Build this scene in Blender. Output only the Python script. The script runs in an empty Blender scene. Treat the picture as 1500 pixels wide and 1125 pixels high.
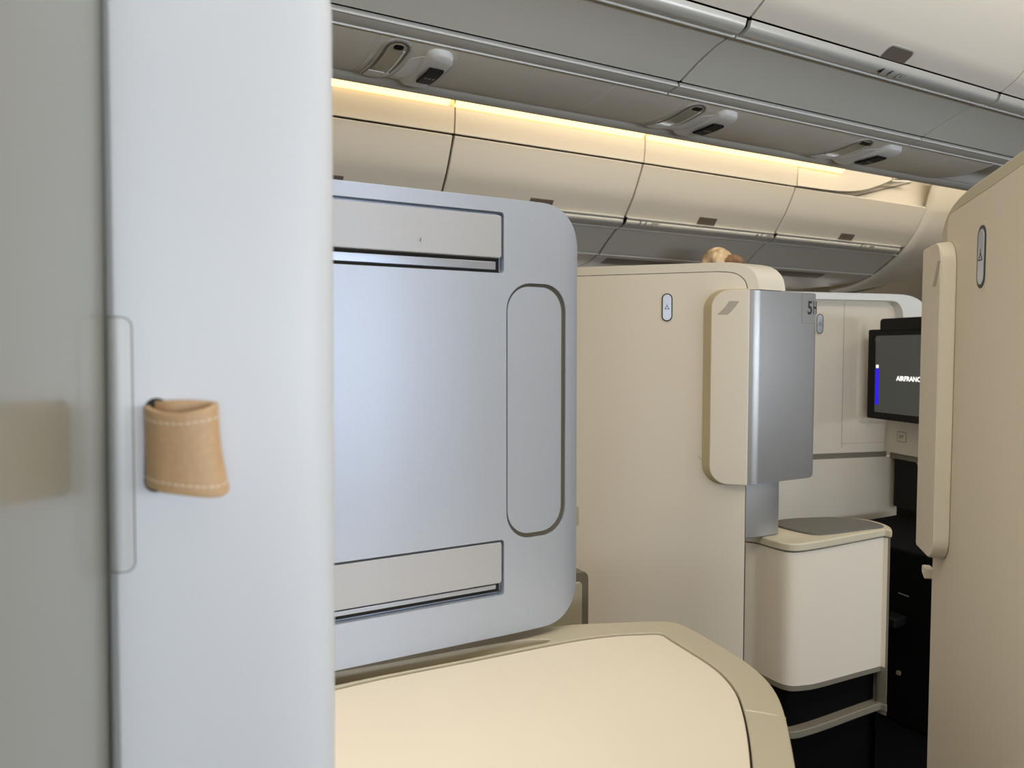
import bpy, bmesh, math, random
from mathutils import Vector, Matrix
random.seed(3)
PI = math.pi
CAMZ = 1.10                      # eye height over the cabin floor
F = 1083.0
YAW = math.radians(61.3); PITCH = math.radians(-2.64)
fw = Vector((math.cos(YAW)*math.cos(PITCH), math.sin(YAW)*math.cos(PITCH), math.sin(PITCH)))
rt = Vector((math.sin(YAW), -math.cos(YAW), 0))
up = rt.cross(fw)
EYE = Vector((0, 0, CAMZ))
COL = bpy.context.scene.collection

# ------------------------------------------------------------------ surveying: photo measurements -> planes in the cabin
def ray(x, y):
    return fw + rt*((x-750)/F) - up*((y-562.5)/F)
class Plane:
    """vertical (or any) working plane: origin o, axes u, v, normal n towards the aisle"""
    def __init__(s, o, u, v=(0, 0, 1), n=None):
        s.o = Vector(o); s.u = Vector(u).normalized(); s.v = Vector(v).normalized()
        s.n = Vector(n).normalized() if n else s.u.cross(s.v)
    def uv(s, x, y, off=0.0):
        d = ray(x, y); o = s.o + s.n*off
        t = (o-EYE).dot(s.n)/d.dot(s.n)
        p = EYE + d*t - s.o
        return (p.dot(s.u), p.dot(s.v))
    def pt(s, a, b, off=0.0):
        return s.o + s.u*a + s.v*b + s.n*off
    def at(s, x, y, off=0.0):
        a, b = s.uv(x, y, off); return s.pt(a, b, off)
    def poly(s, pts, off=0.0):
        return [s.uv(x, y, off) for x, y in pts]

def rnd(poly, r, seg=8):
    """round the corners of a 2D polygon; r one radius or one per corner"""
    n = len(poly); out = []
    rs = r if isinstance(r, (list, tuple)) else [r]*n
    for i in range(n):
        p = Vector(poly[i]).to_2d(); a = Vector(poly[i-1]).to_2d(); b = Vector(poly[(i+1) % n]).to_2d()
        if rs[i] <= 0: out.append((p.x, p.y)); continue
        da = (a-p); db = (b-p); la = da.length; lb = db.length
        da.normalize(); db.normalize()
        ang = da.angle(db)
        t = min(rs[i]/math.tan(ang/2), la*0.49, lb*0.49)
        rr = t*math.tan(ang/2)
        bis = (da+db).normalized()
        c = p + bis*(rr/math.sin(ang/2))
        s0 = p+da*t-c; s1 = p+db*t-c
        a0 = math.atan2(s0.y, s0.x); a1 = math.atan2(s1.y, s1.x)
        d = (a1-a0+PI) % (2*PI)-PI
        for k in range(seg+1):
            q = a0+d*k/seg
            out.append((c.x+rr*math.cos(q), c.y+rr*math.sin(q)))
    return out
def rect(a0, b0, a1, b1): return [(a0, b0), (a1, b0), (a1, b1), (a0, b1)]
def inset(poly, d):
    """offset a 2D polygon inwards by d (outwards when negative)"""
    area = sum(poly[i-1][0]*poly[i][1]-poly[i][0]*poly[i-1][1] for i in range(len(poly)))
    sg = 1 if area > 0 else -1
    n = len(poly); out = []
    for i in range(n):
        p = Vector(poly[i]); a = p-Vector(poly[i-1]); b = Vector(poly[(i+1) % n])-p
        if a.length < 1e-7 or b.length < 1e-7: a = b = (a if a.length > b.length else b)
        na = Vector((-a.y, a.x)).normalized(); nb = Vector((-b.y, b.x)).normalized()
        m = (na+nb); m = m/max(0.35, m.length_squared/2)
        q = p+m*d*sg; out.append((q.x, q.y))
    return out

# ------------------------------------------------------------------ materials
def lin(c):
    return tuple(((v/255)/12.92 if v/255 <= .04045 else ((v/255+.055)/1.055)**2.4) for v in c)
MATS = {}
def mat(name, rgb, rough=.5, metal=0, noise=0, nscale=900, bump=0, bscale=1200, spec=.5, coat=0, emit=None, es=0, mottled=0):
    if name in MATS: return MATS[name]
    m = bpy.data.materials.new(name); m.use_nodes = True
    nt = m.node_tree; b = nt.nodes['Principled BSDF']
    c = lin(rgb)
    b.inputs['Base Color'].default_value = (*c, 1)
    b.inputs['Roughness'].default_value = rough
    b.inputs['Metallic'].default_value = metal
    b.inputs['Specular IOR Level'].default_value = spec
    b.inputs['Coat Weight'].default_value = coat
    tc = nt.nodes.new('ShaderNodeTexCoord')
    if noise or mottled:
        n = nt.nodes.new('ShaderNodeTexNoise'); n.inputs['Scale'].default_value = nscale if noise else 3.0
        n.inputs['Detail'].default_value = 2
        nt.links.new(tc.outputs['Object'], n.inputs['Vector'])
        mx = nt.nodes.new('ShaderNodeMapRange')
        amp = noise or mottled
        mx.inputs['From Min'].default_value = .3; mx.inputs['From Max'].default_value = .7
        mx.inputs['To Min'].default_value = 1-amp; mx.inputs['To Max'].default_value = 1+amp
        nt.links.new(n.outputs['Fac'], mx.inputs['Value'])
        vm = nt.nodes.new('ShaderNodeVectorMath'); vm.operation = 'SCALE'
        vm.inputs[0].default_value = c
        nt.links.new(mx.outputs['Result'], vm.inputs['Scale'])
        nt.links.new(vm.outputs['Vector'], b.inputs['Base Color'])
    if bump:
        n = nt.nodes.new('ShaderNodeTexNoise'); n.inputs['Scale'].default_value = bscale
        n.inputs['Detail'].default_value = 2
        nt.links.new(tc.outputs['Object'], n.inputs['Vector'])
        bp = nt.nodes.new('ShaderNodeBump'); bp.inputs['Strength'].default_value = bump
        bp.inputs['Distance'].default_value = .0004
        nt.links.new(n.outputs['Fac'], bp.inputs['Height'])
        nt.links.new(bp.outputs['Normal'], b.inputs['Normal'])
    if emit:
        b.inputs['Emission Color'].default_value = (*lin(emit), 1)
        b.inputs['Emission Strength'].default_value = es
    MATS[name] = m; return m
M = dict(
    cream=mat('cream_shell_paint', (217, 208, 191), .55, noise=.025, bump=.25),
    cream_rim=mat('cream_rim_plastic', (212, 204, 186), .42, bump=.1),
    recess=mat('tan_recess_plastic', (196, 182, 148), .6),
    taupe=mat('taupe_rim_plastic', (190, 182, 160), .45, bump=.15),
    taupe_dark=mat('dark_taupe_plastic', (120, 114, 100), .5),
    counter=mat('cream_laminate', (233, 223, 204), .5, noise=.012, bump=.1),
    silver=mat('silver_grey_paint', (160, 160, 158), .34, .75, noise=.03, bump=.3),
    divider=mat('pearl_grey_paint', (190, 200, 217), .42, .42, noise=.035, nscale=1100, bump=.5, bscale=1000),
    divider_flap=mat('pearl_grey_flap', (188, 191, 197), .5, .25, noise=.03, nscale=1100, bump=.4),
    aluminium=mat('anodised_aluminium', (190, 200, 218), .28, .8),
    door=mat('satin_white_paint', (212, 214, 216), .42, noise=.008),
    door_edge=mat('white_edge_plastic', (205, 205, 204), .3),
    side=mat('grey_gloss_panel', (132, 131, 116), .30, coat=.3),
    seal=mat('black_rubber', (18, 18, 18), .6),
    olive=mat('dark_olive_shade', (96, 92, 80), .7),
    gap=mat('dark_shadow_gap', (42, 36, 28), .8),
    black=mat('black_plastic', (9, 9, 9), .55, spec=.25),
    kick=mat('black_kick_panel', (4, 4, 4), .8, spec=.1),
    bin_door=mat('cream_bin_door', (222, 214, 200), .5, noise=.01),
    bin_far=mat('cream_side_bin_door', (224, 217, 202), .5, noise=.01),
    bin_under=mat('grey_bin_underside', (206, 204, 194), .5, noise=.012),
    lip=mat('grey_satin_lip', (196, 196, 190), .3, .25),
    rail=mat('grey_rail', (194, 192, 184), .45),
    psu=mat('grey_service_panel', (212, 206, 192), .5, noise=.01),
    white=mat('white_plastic', (226, 226, 222), .4),
    latch=mat('brown_latch', (110, 100, 88), .45),
    ink=mat('black_ink', (25, 25, 25), .6),
    ink_grey=mat('grey_ink', (120, 118, 112), .6),
    logo=mat('grey_logo', (168, 160, 146), .5),
    pill=mat('brushed_silver_button', (205, 212, 224), .3, .5),
    ring=mat('dark_button_ring', (50, 48, 44), .5),
    pad=mat('charcoal_pad', (92, 90, 84), .75, noise=.05, bump=.5),
    leather=mat('tan_leather', (196, 160, 118), .5, noise=.05, nscale=300, bump=.6, bscale=700),
    thread=mat('cream_thread', (226, 212, 190), .8),
    led=mat('warm_led_strip', (255, 225, 160), .5, emit=(255, 214, 140), es=1.9),
    lens=mat('reading_lamp_lens', (176, 170, 152), .15, spec=.6),
    screen=mat('dark_screen', (20, 21, 20), .2, emit=(70, 71, 66), es=.45),
    bar=mat('blue_screen_bar', (10, 10, 60), .4, emit=(32, 6, 215), es=.8),
    txt=mat('white_screen_text', (230, 230, 230), .4, emit=(225, 225, 220), es=.9),
    carpet=mat('black_carpet', (7, 7, 8), .95, spec=.05, noise=.2, nscale=300, bump=.6, bscale=400),
    ceil=mat('cream_ceiling', (226, 216, 196), .6),
    wall=mat('cream_wall', (214, 202, 178), .6, noise=.01),
    glass=mat('window_daylight', (200, 215, 235), .3, emit=(205, 222, 255), es=3.0),
    shade=mat('lowered_window_shade', (225, 220, 208), .6, emit=(255, 236, 205), es=.15),
    skin=mat('skin', (205, 160, 132), .55),
    hair=mat('blonde_hair', (200, 162, 108), .55),
    hair2=mat('brown_hair', (112, 80, 48), .55),
    cloth=mat('navy_uniform', (24, 30, 52), .8, noise=.05, bump=.4),
)
def hair_material():
    m = M['hair']; nt = m.node_tree; b = nt.nodes['Principled BSDF']
    tc = nt.nodes.new('ShaderNodeTexCoord'); mp = nt.nodes.new('ShaderNodeMapping')
    mp.inputs['Scale'].default_value = (16, 16, 3)
    n = nt.nodes.new('ShaderNodeTexNoise'); n.inputs['Scale'].default_value = 1.6; n.inputs['Detail'].default_value = 3
    r = nt.nodes.new('ShaderNodeValToRGB')
    r.color_ramp.elements[0].position = .35; r.color_ramp.elements[0].color = (*lin((120, 98, 70)), 1)
    r.color_ramp.elements[1].position = .65; r.color_ramp.elements[1].color = (*lin((214, 192, 158)), 1)
    nt.links.new(tc.outputs['Object'], mp.inputs['Vector']); nt.links.new(mp.outputs['Vector'], n.inputs['Vector'])
    nt.links.new(n.outputs['Fac'], r.inputs['Fac']); nt.links.new(r.outputs['Color'], b.inputs['Base Color'])
hair_material()

# ------------------------------------------------------------------ object helpers
def thing(name, label, cat, loc=(0, 0, 0), group=None):
    o = bpy.data.objects.new(name, None); COL.objects.link(o)
    o.location = loc; o.empty_display_size = .05
    o['label'] = label; o['category'] = cat
    if group: o['group'] = group
    return o
def tag(o, label=None, cat=None, group=None, kind=None):
    if label: o['label'] = label
    if cat: o['category'] = cat
    if group: o['group'] = group
    if kind: o['kind'] = kind
    return o
def wloc(o):
    v = Vector((0, 0, 0))
    while o is not None: v = v+o.location; o = o.parent
    return v
def link(name, bm, m, parent=None, bevel=0, seg=2, smooth=True, ang=35):
    """one mesh object; vertices given in cabin coordinates"""
    bmesh.ops.remove_doubles(bm, verts=bm.verts, dist=1e-6)
    bmesh.ops.recalc_face_normals(bm, faces=bm.faces)
    off = wloc(parent) if parent else Vector((0, 0, 0))
    for v in bm.verts: v.co -= off
    for f in bm.faces: f.smooth = smooth
    for e in bm.edges:
        if len(e.link_faces) == 2 and e.calc_face_angle(0) > math.radians(ang): e.smooth = False
    me = bpy.data.meshes.new(name); bm.to_mesh(me); bm.free()
    me.materials.append(m)
    o = bpy.data.objects.new(name, me); COL.objects.link(o); o.parent = parent
    if bevel:
        b = o.modifiers.new('soft_edge', 'BEVEL'); b.width = bevel; b.segments = seg
        b.limit_method = 'ANGLE'; b.angle_limit = math.radians(40); b.harden_normals = True
        b.use_clamp_overlap = True
        for e in me.edges: e.use_edge_sharp = False
    return o
def bm_prism(bot, vec):
    bm = bmesh.new(); vec = Vector(vec)
    a = [bm.verts.new(p) for p in bot]; b = [bm.verts.new(Vector(p)+vec) for p in bot]
    bm.faces.new(a); bm.faces.new(list(reversed(b)))
    n = len(a)
    for i in range(n):
        j = (i+1) % n
        try: bm.faces.new((a[i], a[j], b[j], b[i]))
        except ValueError: pass
    bmesh.ops.recalc_face_normals(bm, faces=bm.faces)
    return bm
def slab(name, pl, uv, front, depth, m, parent=None, bevel=0, seg=2, vec=None):
    """solid cut from outline uv in plane pl; its front sits `front` proud of the plane"""
    pts = [pl.pt(a, b, front) for a, b in uv]
    return link(name, bm_prism(pts, vec if vec else -pl.n*depth), m, parent, bevel, seg)
def column(name, xy, z0, z1, m, parent=None, bevel=0, seg=2):
    """solid from a plan outline; z measured from the cabin floor"""
    return link(name, bm_prism([(x, y, z0) for x, y in xy], (0, 0, z1-z0)), m, parent, bevel, seg)
def box(name, a, b, m, parent=None, bevel=0):
    return column(name, [(a[0], a[1]), (b[0], a[1]), (b[0], b[1]), (a[0], b[1])], a[2], b[2], m, parent, bevel)
def boolean(o, bm_cut, op='DIFFERENCE', bevel=0, seg=2):
    """apply a boolean at once and drop the tool"""
    off = wloc(o)
    for v in bm_cut.verts: v.co -= off
    bmesh.ops.recalc_face_normals(bm_cut, faces=bm_cut.faces)
    me = bpy.data.meshes.new('tool'); bm_cut.to_mesh(me); bm_cut.free()
    c = bpy.data.objects.new('tool', me); COL.objects.link(c)
    par = o.parent; loc = o.location.copy(); c.location = loc*0
    o.parent = None
    keep = [md.name for md in o.modifiers]
    for k in keep: o.modifiers.remove(o.modifiers[k])
    bo = o.modifiers.new('b', 'BOOLEAN'); bo.object = c; bo.operation = op; bo.solver = 'EXACT'
    bpy.context.view_layer.update()
    dg = bpy.context.evaluated_depsgraph_get()
    new = bpy.data.meshes.new_from_object(o.evaluated_get(dg))
    o.modifiers.clear(); old = o.data; mats = [x for x in old.materials]
    o.data = new; new.materials.clear()
    for x in mats: new.materials.append(x)
    bpy.data.meshes.remove(old); bpy.data.objects.remove(c); bpy.data.meshes.remove(me)
    o.parent = par
    bm = bmesh.new(); bm.from_mesh(new)
    bmesh.ops.dissolve_limit(bm, angle_limit=math.radians(.5), verts=bm.verts, edges=bm.edges)
    for f in bm.faces: f.smooth = True; f.material_index = 0
    for e in bm.edges:
        e.smooth = not (len(e.link_faces) == 2 and e.calc_face_angle(0) > math.radians(35))
    if bevel:
        for e in bm.edges: e.smooth = True
    bm.to_mesh(new); bm.free()
    if bevel:
        b = o.modifiers.new('soft_edge', 'BEVEL'); b.width = bevel; b.segments = seg
        b.limit_method = 'ANGLE'; b.angle_limit = math.radians(40); b.harden_normals = True
    return o
def text(name, s, o, u, v, size, m, parent=None, depth=.0004, bold=0, align='LEFT', sx_=1):
    """lettering as a thin raised mesh; o = left end of the baseline"""
    cu = bpy.data.curves.new('t', 'FONT'); cu.body = s; cu.size = size; cu.extrude = depth; cu.offset = bold
    cu.align_x = align; cu.resolution_u = 3
    t = bpy.data.objects.new('t', cu); COL.objects.link(t)
    bpy.context.view_layer.update()
    dg = bpy.context.evaluated_depsgraph_get()
    me = bpy.data.meshes.new_from_object(t.evaluated_get(dg))
    bpy.data.objects.remove(t); bpy.data.curves.remove(cu)
    u = Vector(u).normalized(); v = Vector(v).normalized(); n = u.cross(v).normalized(); v = n.cross(u)
    mt = Matrix((u*sx_, v, n)).transposed().to_4x4(); mt.translation = Vector(o)-(wloc(parent) if parent else Vector((0, 0, 0)))
    me.transform(mt); me.materials.clear(); me.materials.append(m); me.name = name
    ob = bpy.data.objects.new(name, me); COL.objects.link(ob); ob.parent = parent
    return ob
def tube_bm(pts, r, seg=10, closed=False):
    bm = bmesh.new(); rings = []
    n = len(pts)
    for i, p in enumerate(pts):
        p = Vector(p)
        a = Vector(pts[i-1]) if i > 0 else p; b = Vector(pts[i+1]) if i < n-1 else p
        t = (b-a).normalized(); rr = r[i] if isinstance(r, (list, tuple)) else r
        s = t.cross(Vector((0, 0, 1)));
        if s.length < .01: s = t.cross(Vector((1, 0, 0)))
        s.normalize(); w = t.cross(s)
        rings.append([bm.verts.new(p+s*math.cos(2*PI*k/seg)*rr+w*math.sin(2*PI*k/seg)*rr) for k in range(seg)])
    for a, b in zip(rings, rings[1:]):
        for k in range(seg): bm.faces.new((a[k], a[(k+1) % seg], b[(k+1) % seg], b[k]))
    bm.faces.new(rings[0]); bm.faces.new(list(reversed(rings[-1])))
    return bm
def yz_solid(name, prof, x0, x1, thick, m, parent=None, bevel=.002, inward=None, seg=2):
    """curved cabin panel: profile (Y, Z rel. to the eye) run along the cabin; thickness grows along `inward`"""
    n = len(prof); back = []
    for i, (y, z) in enumerate(prof):
        a = Vector(prof[max(0, i-1)]); b = Vector(prof[min(n-1, i+1)]); t = (b-a).normalized()
        nn = Vector((t.y, -t.x))
        if inward and nn.dot(Vector(inward)) < 0: nn = -nn
        back.append((y+nn.x*thick, z+nn.y*thick))
    loop = prof+back[::-1]
    return link(name, bm_prism([(x0, y, z+CAMZ) for y, z in loop], (x1-x0, 0, 0)), m, parent, bevel, seg)
def smooth_curve(pts, k=6):
    """Catmull-Rom through 2D points"""
    out = []; n = len(pts)
    for i in range(n-1):
        p0 = Vector(pts[max(0, i-1)]); p1 = Vector(pts[i]); p2 = Vector(pts[i+1]); p3 = Vector(pts[min(n-1, i+2)])
        for j in range(k):
            t = j/k
            q = .5*((2*p1)+(p2-p0)*t+(2*p0-5*p1+4*p2-p3)*t*t+(3*p1-p0-3*p2+p3)*t**3)
            out.append(tuple(q))
    out.append(tuple(pts[-1])); return out
def Z(r): return r+CAMZ

# ================================================================== foreground sliding door and its leather pull
def vlean(o, k): o.rotation_euler.y = k
DK = .007
door = thing('sliding_door', 'white sliding suite door in the left foreground with a tan leather pull', 'door', (-DK*CAMZ, 0, 0))
vlean(door, DK)
def W2(o): return wloc(o)
dp = Plane((0, .41, CAMZ), (1, 0, 0))
plan = [(-.0092, .452), (-.0092, .424), (-.0078, .4155), (-.0045, .4105), (.0, .410), (.02, .4092), (.045, .4088), (.07, .4092), (.088, .4104),
        (.0975, .4135), (.1035, .4185), (.1075, .426), (.1085, .436), (.1085, .452)]
body = column('door_panel', smooth_curve(plan[:4], 3)[:-1]+smooth_curve(plan[3:], 5), .04, Z(.225), M['door'], door)
outline = rnd([(-.02, -1.09), (.1085, -1.09), (.1085, .215), (-.02, .215)], [0, 0, .034, 0], 12)
boolean(body, bm_prism([dp.pt(a+W2(door).x*0, b, .05) for a, b in outline], -dp.n*.15), 'INTERSECT', bevel=.003)
# latch cover plate with an engraved outline that wraps the hinge edge
pl_o = rnd([(-.0085, -.1105), (.0035, -.1105), (.0035, .0165), (-.0085, .0165)], [0, .005, .005, 0])
def plate_bm(poly, y0, y1):
    return bm_prism([(a, y0, Z(b)) for a, b in poly], (0, y1-y0, 0))
def wrapped(name, poly, proud, m):
    pts = [(-.0082-proud*.3, .4175-proud), (-.0075-proud*.3, .4150-proud), (-.0045, .4105-proud), (.0, .410-proud), (.004, .4098-proud), (.004, .414), (-.004, .416), (-.0065, .4185)]
    o = column(name, smooth_curve(pts[:5], 4)+pts[5:], Z(-.2), Z(.1), m, door)
    return boolean(o, plate_bm(poly, .38, .45), 'INTERSECT')
wrapped('plate_groove', pl_o, .00010, M['taupe_dark'])
wrapped('latch_plate', inset(pl_o, .0007), .00028, M['door_edge'])
slot = slab('pull_slot', dp, rnd([dp.uv(187, 583), dp.uv(222, 583), dp.uv(222, 722), dp.uv(187, 722)], .006), .0010, .0012, M['gap'], door)
# leather loop
stat = [(190, .4090, 594, 712), (193, .402, 597, 716), (208, .3945, 603, 722), (237, .389, 605, 727), (266, .3875, 600, 730), (283, .389, 595, 728),
        (290, .392, 592, 722), (290, .3965, 589, 717), (278, .3995, 587, 714), (250, .401, 586, 713), (222, .403, 587, 713), (204, .4085, 588, 712)]
def loop_pt(st, v):
    px, Y, yt, yb = st
    top = Plane((0, Y, CAMZ), (1, 0, 0)).at(px, yt)
    bot = Plane((0, Y, CAMZ), (1, 0, 0)).at(194+(px-190)*1.145, yb)
    p = top.lerp(bot, v)
    p.x -= .0012*math.sin(v*PI)*(max(0, px-240)/50)
    return p
NV = 12
rows = []
for j in range(NV+1):
    v = j/NV
    ctl = [loop_pt(s, v) for s in stat]
    row = []
    for i in range(len(ctl)-1):
        p0 = ctl[max(0, i-1)]; p1 = ctl[i]; p2 = ctl[i+1]; p3 = ctl[min(len(ctl)-1, i+2)]
        for k in range(6):
            t = k/6
            row.append(.5*((2*p1)+(p2-p0)*t+(2*p0-5*p1+4*p2-p3)*t*t+(3*p1-p0-3*p2+p3)*t**3))
    row.append(ctl[-1]); rows.append(row)
bm = bmesh.new()
vs = [[bm.verts.new(p) for p in r] for r in rows]
for j in range(NV):
    for i in range(len(vs[0])-1):
        bm.faces.new((vs[j][i], vs[j][i+1], vs[j+1][i+1], vs[j+1][i]))
strap = link('pull_strap', bm, M['leather'], door)
tag(strap, 'tan leather loop with pale stitching')
sm = strap.modifiers.new('thick', 'SOLIDIFY'); sm.thickness = .0030; sm.offset = 0
bv = strap.modifiers.new('edge', 'BEVEL'); bv.width = .0011; bv.segments = 3; bv.limit_method = 'ANGLE'; bv.angle_limit = math.radians(50)
bm = bmesh.new()
for v in (.135, .875):
    j = v*NV; j0 = int(j); fr = j-j0
    line = [rows[j0][i].lerp(rows[j0+1][i], fr) for i in range(2, 40)]
    acc = 0; pos = []
    for i in range(len(line)-1):
        d = (line[i+1]-line[i]); L = d.length
        while acc < L: pos.append((line[i]+d*(acc/L), d.normalized())); acc += .0031
        acc -= L
    for p, d in pos:
        nrm = d.cross(Vector((0, 0, 1))).normalized()
        q = p+nrm*.0016
        a = tube_bm([q-d*.0011-nrm*.0004, q-d*.0006, q+d*.0006, q+d*.0011-nrm*.0004], .00035, 6)
        me = bpy.data.meshes.new('x'); a.to_mesh(me); a.free(); bm.from_mesh(me); bpy.data.meshes.remove(me)
link('stitching', bm, M['thread'], strap)

# glossy side panel on the far left
SK = .0125
side = thing('side_screen', 'glossy grey green side screen panel along the left edge of the photo', 'panel', (-SK*CAMZ, 0, 0))
vlean(side, SK)
column('panel', [(-.0132, .432), (-.0134, .424), (-.0172, .392), (-.030, .30), (-.052, .165), (-.075, .165), (-.055, .30), (-.030, .432)], .04, Z(.24), M['side'], side, .002)
column('rubber_seal', [(-.0150, .470), (-.0096, .470), (-.0096, .456), (-.0150, .456)], .04, Z(.2), M['seal'], side)

# ================================================================== grey divider between the seats
G = Plane((0, .87, CAMZ), (1, 0, 0))
div = thing('divider_screen', 'pearl grey raised divider screen between white door and cream seat shell', 'divider', (.24, .885, Z(-.40)))
gplan = [(-.12, .8725), (.0, .870), (.40, .870), (.462, .870), (.50, .8706), (.53, .8722), (.560, .8755), (.583, .8825), (.5945, .891), (.5965, .898), (-.12, .898)]
gcut = lambda: bm_prism([G.pt(a, b, .05) for a, b in rnd([(-.12, -.387), (.5965, -.387), (.5965, .200), (-.12, .200)], [.03, .066, .070, .03], 12)], -G.n*.15)
body = column('divider_body', smooth_curve(gplan[:9], 5)[:-1]+gplan[8:], Z(-.40), Z(.21), M['divider'], div)
boolean(body, gcut(), 'INTERSECT')
# oval recess whose floor follows the curved face
tool_plan = [(x, y+.0105) for x, y in smooth_curve(gplan[:9], 5)]
tool_plan = [(-.12, .80)]+tool_plan+[(.62, .92), (.62, .80)]
ov = rnd([(.468, -.258), (.5665, -.258), (.5665, .090), (.468, .090)], .038, 10)
t1 = column('t1', tool_plan, Z(-.4), Z(.2), M['divider'])
boolean(t1, bm_prism([G.pt(a, b, .05) for a, b in ov], -G.n*.15), 'INTERSECT')
bmx = bmesh.new(); bmx.from_mesh(t1.data); bpy.data.objects.remove(t1)
boolean(body, bmx, 'DIFFERENCE')
# slots for the two flaps
for z0, z1 in ((.1015, .1815), (-.3310, -.2555)):
    boolean(body, bm_prism([G.pt(a, b, .02) for a, b in rnd(rect(-.02, z0, .4645, z1), .005)], -G.n*.034), 'DIFFERENCE', bevel=.0016 if z0 < 0 else 0, seg=2)
ov_in = rnd([(.4702, -.2515), (.5585, -.2515), (.5585, .0855), (.4702, .0855)], .034, 10)
for nm_, out_, dep, mt_, bv_ in (('gutter_shade', inset(ov, .0004), .0034, M['olive'], 0), ('recess_pad', ov_in, .0012, M['divider'], .0014)):  # dark olive ring paints the shade of the recess gutter around the pad
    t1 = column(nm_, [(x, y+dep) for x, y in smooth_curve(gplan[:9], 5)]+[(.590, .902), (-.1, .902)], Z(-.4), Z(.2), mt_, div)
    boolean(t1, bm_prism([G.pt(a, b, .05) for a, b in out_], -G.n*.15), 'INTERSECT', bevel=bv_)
for z0, z1, nm in ((.1215, .1775, 'upper'), (-.3145, -.2585, 'lower')):
    slab('flap', G, rnd(rect(-.018, z0, .4615, z1), .004), -.0010, .012, M['divider_flap'], div, .0015)
for z0, z1 in ((.1060, .1165), (-.3225, -.3165)):
    slab('metal_bar', G, rnd(rect(-.018, z0, .4540, z1), .001), -.004, .008, M['aluminium'], div, .0008)
for z0, z1 in ((.1030, .1795), (-.3295, -.2575)):
    slab('slot_lining', G, rect(-.0185, z0, .463, z1), -.0128, .0008, M['gap'], div)
slab('edge_trim', G, rnd([(-.122, -.389), (.5995, -.389), (.5995, .2025), (-.122, .2025)], [.03, .068, .072, .03], 12), -.0282, .010, M['taupe_dark'], div, .002)
# tiny scuffs in the paint
for x, y, l in ((616, 351, .0022), (776, 346, .0012)):
    a, b = G.uv(x, y); slab('scuff_mark', G, [(a-.0006, b-l), (a+.0002, b-l), (a+.0006, b+l), (a, b+l)], .0006 if x < 700 else -.0020, .002, M['taupe_dark'], div)

# ================================================================== cream counter in front
CZ = -.400
C = Plane((0, 0, Z(CZ)), (1, 0, 0), (0, 1, 0), (0, 0, 1))
outer_px = [(470, 966), (560, 951), (700, 928), (770, 918), (812, 917), (850, 914), (900, 912), (950, 910), (985, 911), (1012, 921), (1040, 937), (1072, 956), (1100, 975), (1122, 995), (1138, 1017), (1149, 1045), (1157, 1080), (1165, 1125), (1172, 1180), (1178, 1260), (1180, 1400)]
inner_px = [(470, 1012), (560, 991), (700, 964), (790, 946), (850, 935), (900, 929), (940, 927), (968, 927), (984, 936), (1010, 952), (1040, 971), (1062, 989), (1080, 1012), (1089, 1035), (1096, 1065), (1101, 1100), (1104, 1140), (1106, 1200), (1107, 1280), (1108, 1400)]
outer = smooth_curve(C.poly(outer_px), 3); inner = smooth_curve(C.poly(inner_px), 3)
cons = thing('side_counter', 'cream topped side counter with rounded taupe rim below grey divider', 'counter', (.35, .62, 0))
xo, yo = outer[-1]; xi, yi = inner[-1]
outer = [p for p in outer if p[1] > .468]; inner = [p for p in inner if p[1] > .484]
xo = outer[-1][0]; xi = inner[-1][0]
back = [(xo+.001, .466), (-.10, .466)]
full = outer+back+[(-.10, outer[0][1]+.02)]
inn = inner+[(xi+.001, .482), (-.085, .482), (-.085, inner[0][1]+.03)]
body = column('counter_body', inset(full, .006), .0, Z(CZ)-.022, M['taupe'], cons)
rim = column('counter_rim', full, Z(CZ)-.03, Z(CZ), M['taupe'], cons)
boolean(rim, bm_prism([(x, y, Z(CZ)-.05) for x, y in inn], (0, 0, .1)))
g0 = C.poly([(470, 988), (560, 973), (680, 951), (760, 938), (796, 936), (806, 937), (800, 941), (770, 947), (680, 966), (560, 989), (470, 1008)])
boolean(rim, bm_prism([(x, y, Z(CZ)-.020) for x, y in smooth_curve(g0, 3)], (0, 0, .05)), 'DIFFERENCE', bevel=.003, seg=3)
column('gap_line', inset(inn, .0001), Z(CZ)-.03, Z(CZ)-.0060, M['gap'], cons)
top = column('countertop', inset(inn, .0022), Z(CZ)-.03, Z(CZ)-.0022, M['counter'], cons, .0012)
a = C.uv(1092, 1040); b = C.uv(1150, 1050)
bm = tube_bm([(a[0], a[1], Z(CZ)), ((a[0]+b[0])/2, (a[1]+b[1])/2, Z(CZ)+.0002), (b[0], b[1], Z(CZ)-.001), (b[0]+.003, b[1]-.001, Z(CZ)-.03)], .0009, 8)
link('rim_seam', bm, M['cream_rim'], cons)

# seat side frame peeping out behind the divider
SF = Plane((0, 1.06, CAMZ), (1, 0, 0))
frame = thing('seat_side_frame', 'low taupe seat side frame peeping out beside the grey divider edge', 'seat frame', (.62, 1.1, 0))
x1 = SF.uv(862.5, 860)[0]; zt = SF.uv(850, 838)[1]
slab('frame_body', SF, rnd([(.45, -CAMZ), (x1, -CAMZ), (x1, zt), (.45, zt)], [0, 0, .014, .014]), 0, .10, M['taupe_dark'], frame, .002)
slab('side_cover', SF, rnd([(.46, -CAMZ+.01), (x1-.016, -CAMZ+.01), (x1-.016, zt-.016), (.46, zt-.016)], [0, 0, .008, .008]), .004, .01, M['taupe'], frame, .002)
ac = SF.at(851, 832)
bm = bmesh.new(); bmesh.ops.create_uvsphere(bm, u_segments=20, v_segments=12, radius=1)
bmesh.ops.scale(bm, vec=(.030, .045, .026), verts=bm.verts)
bmesh.ops.translate(bm, vec=Vector((x1-.034, 1.11, Z(zt)+.0165)), verts=bm.verts)
link('armrest_end', bm, M['cream_rim'], frame)
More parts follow.
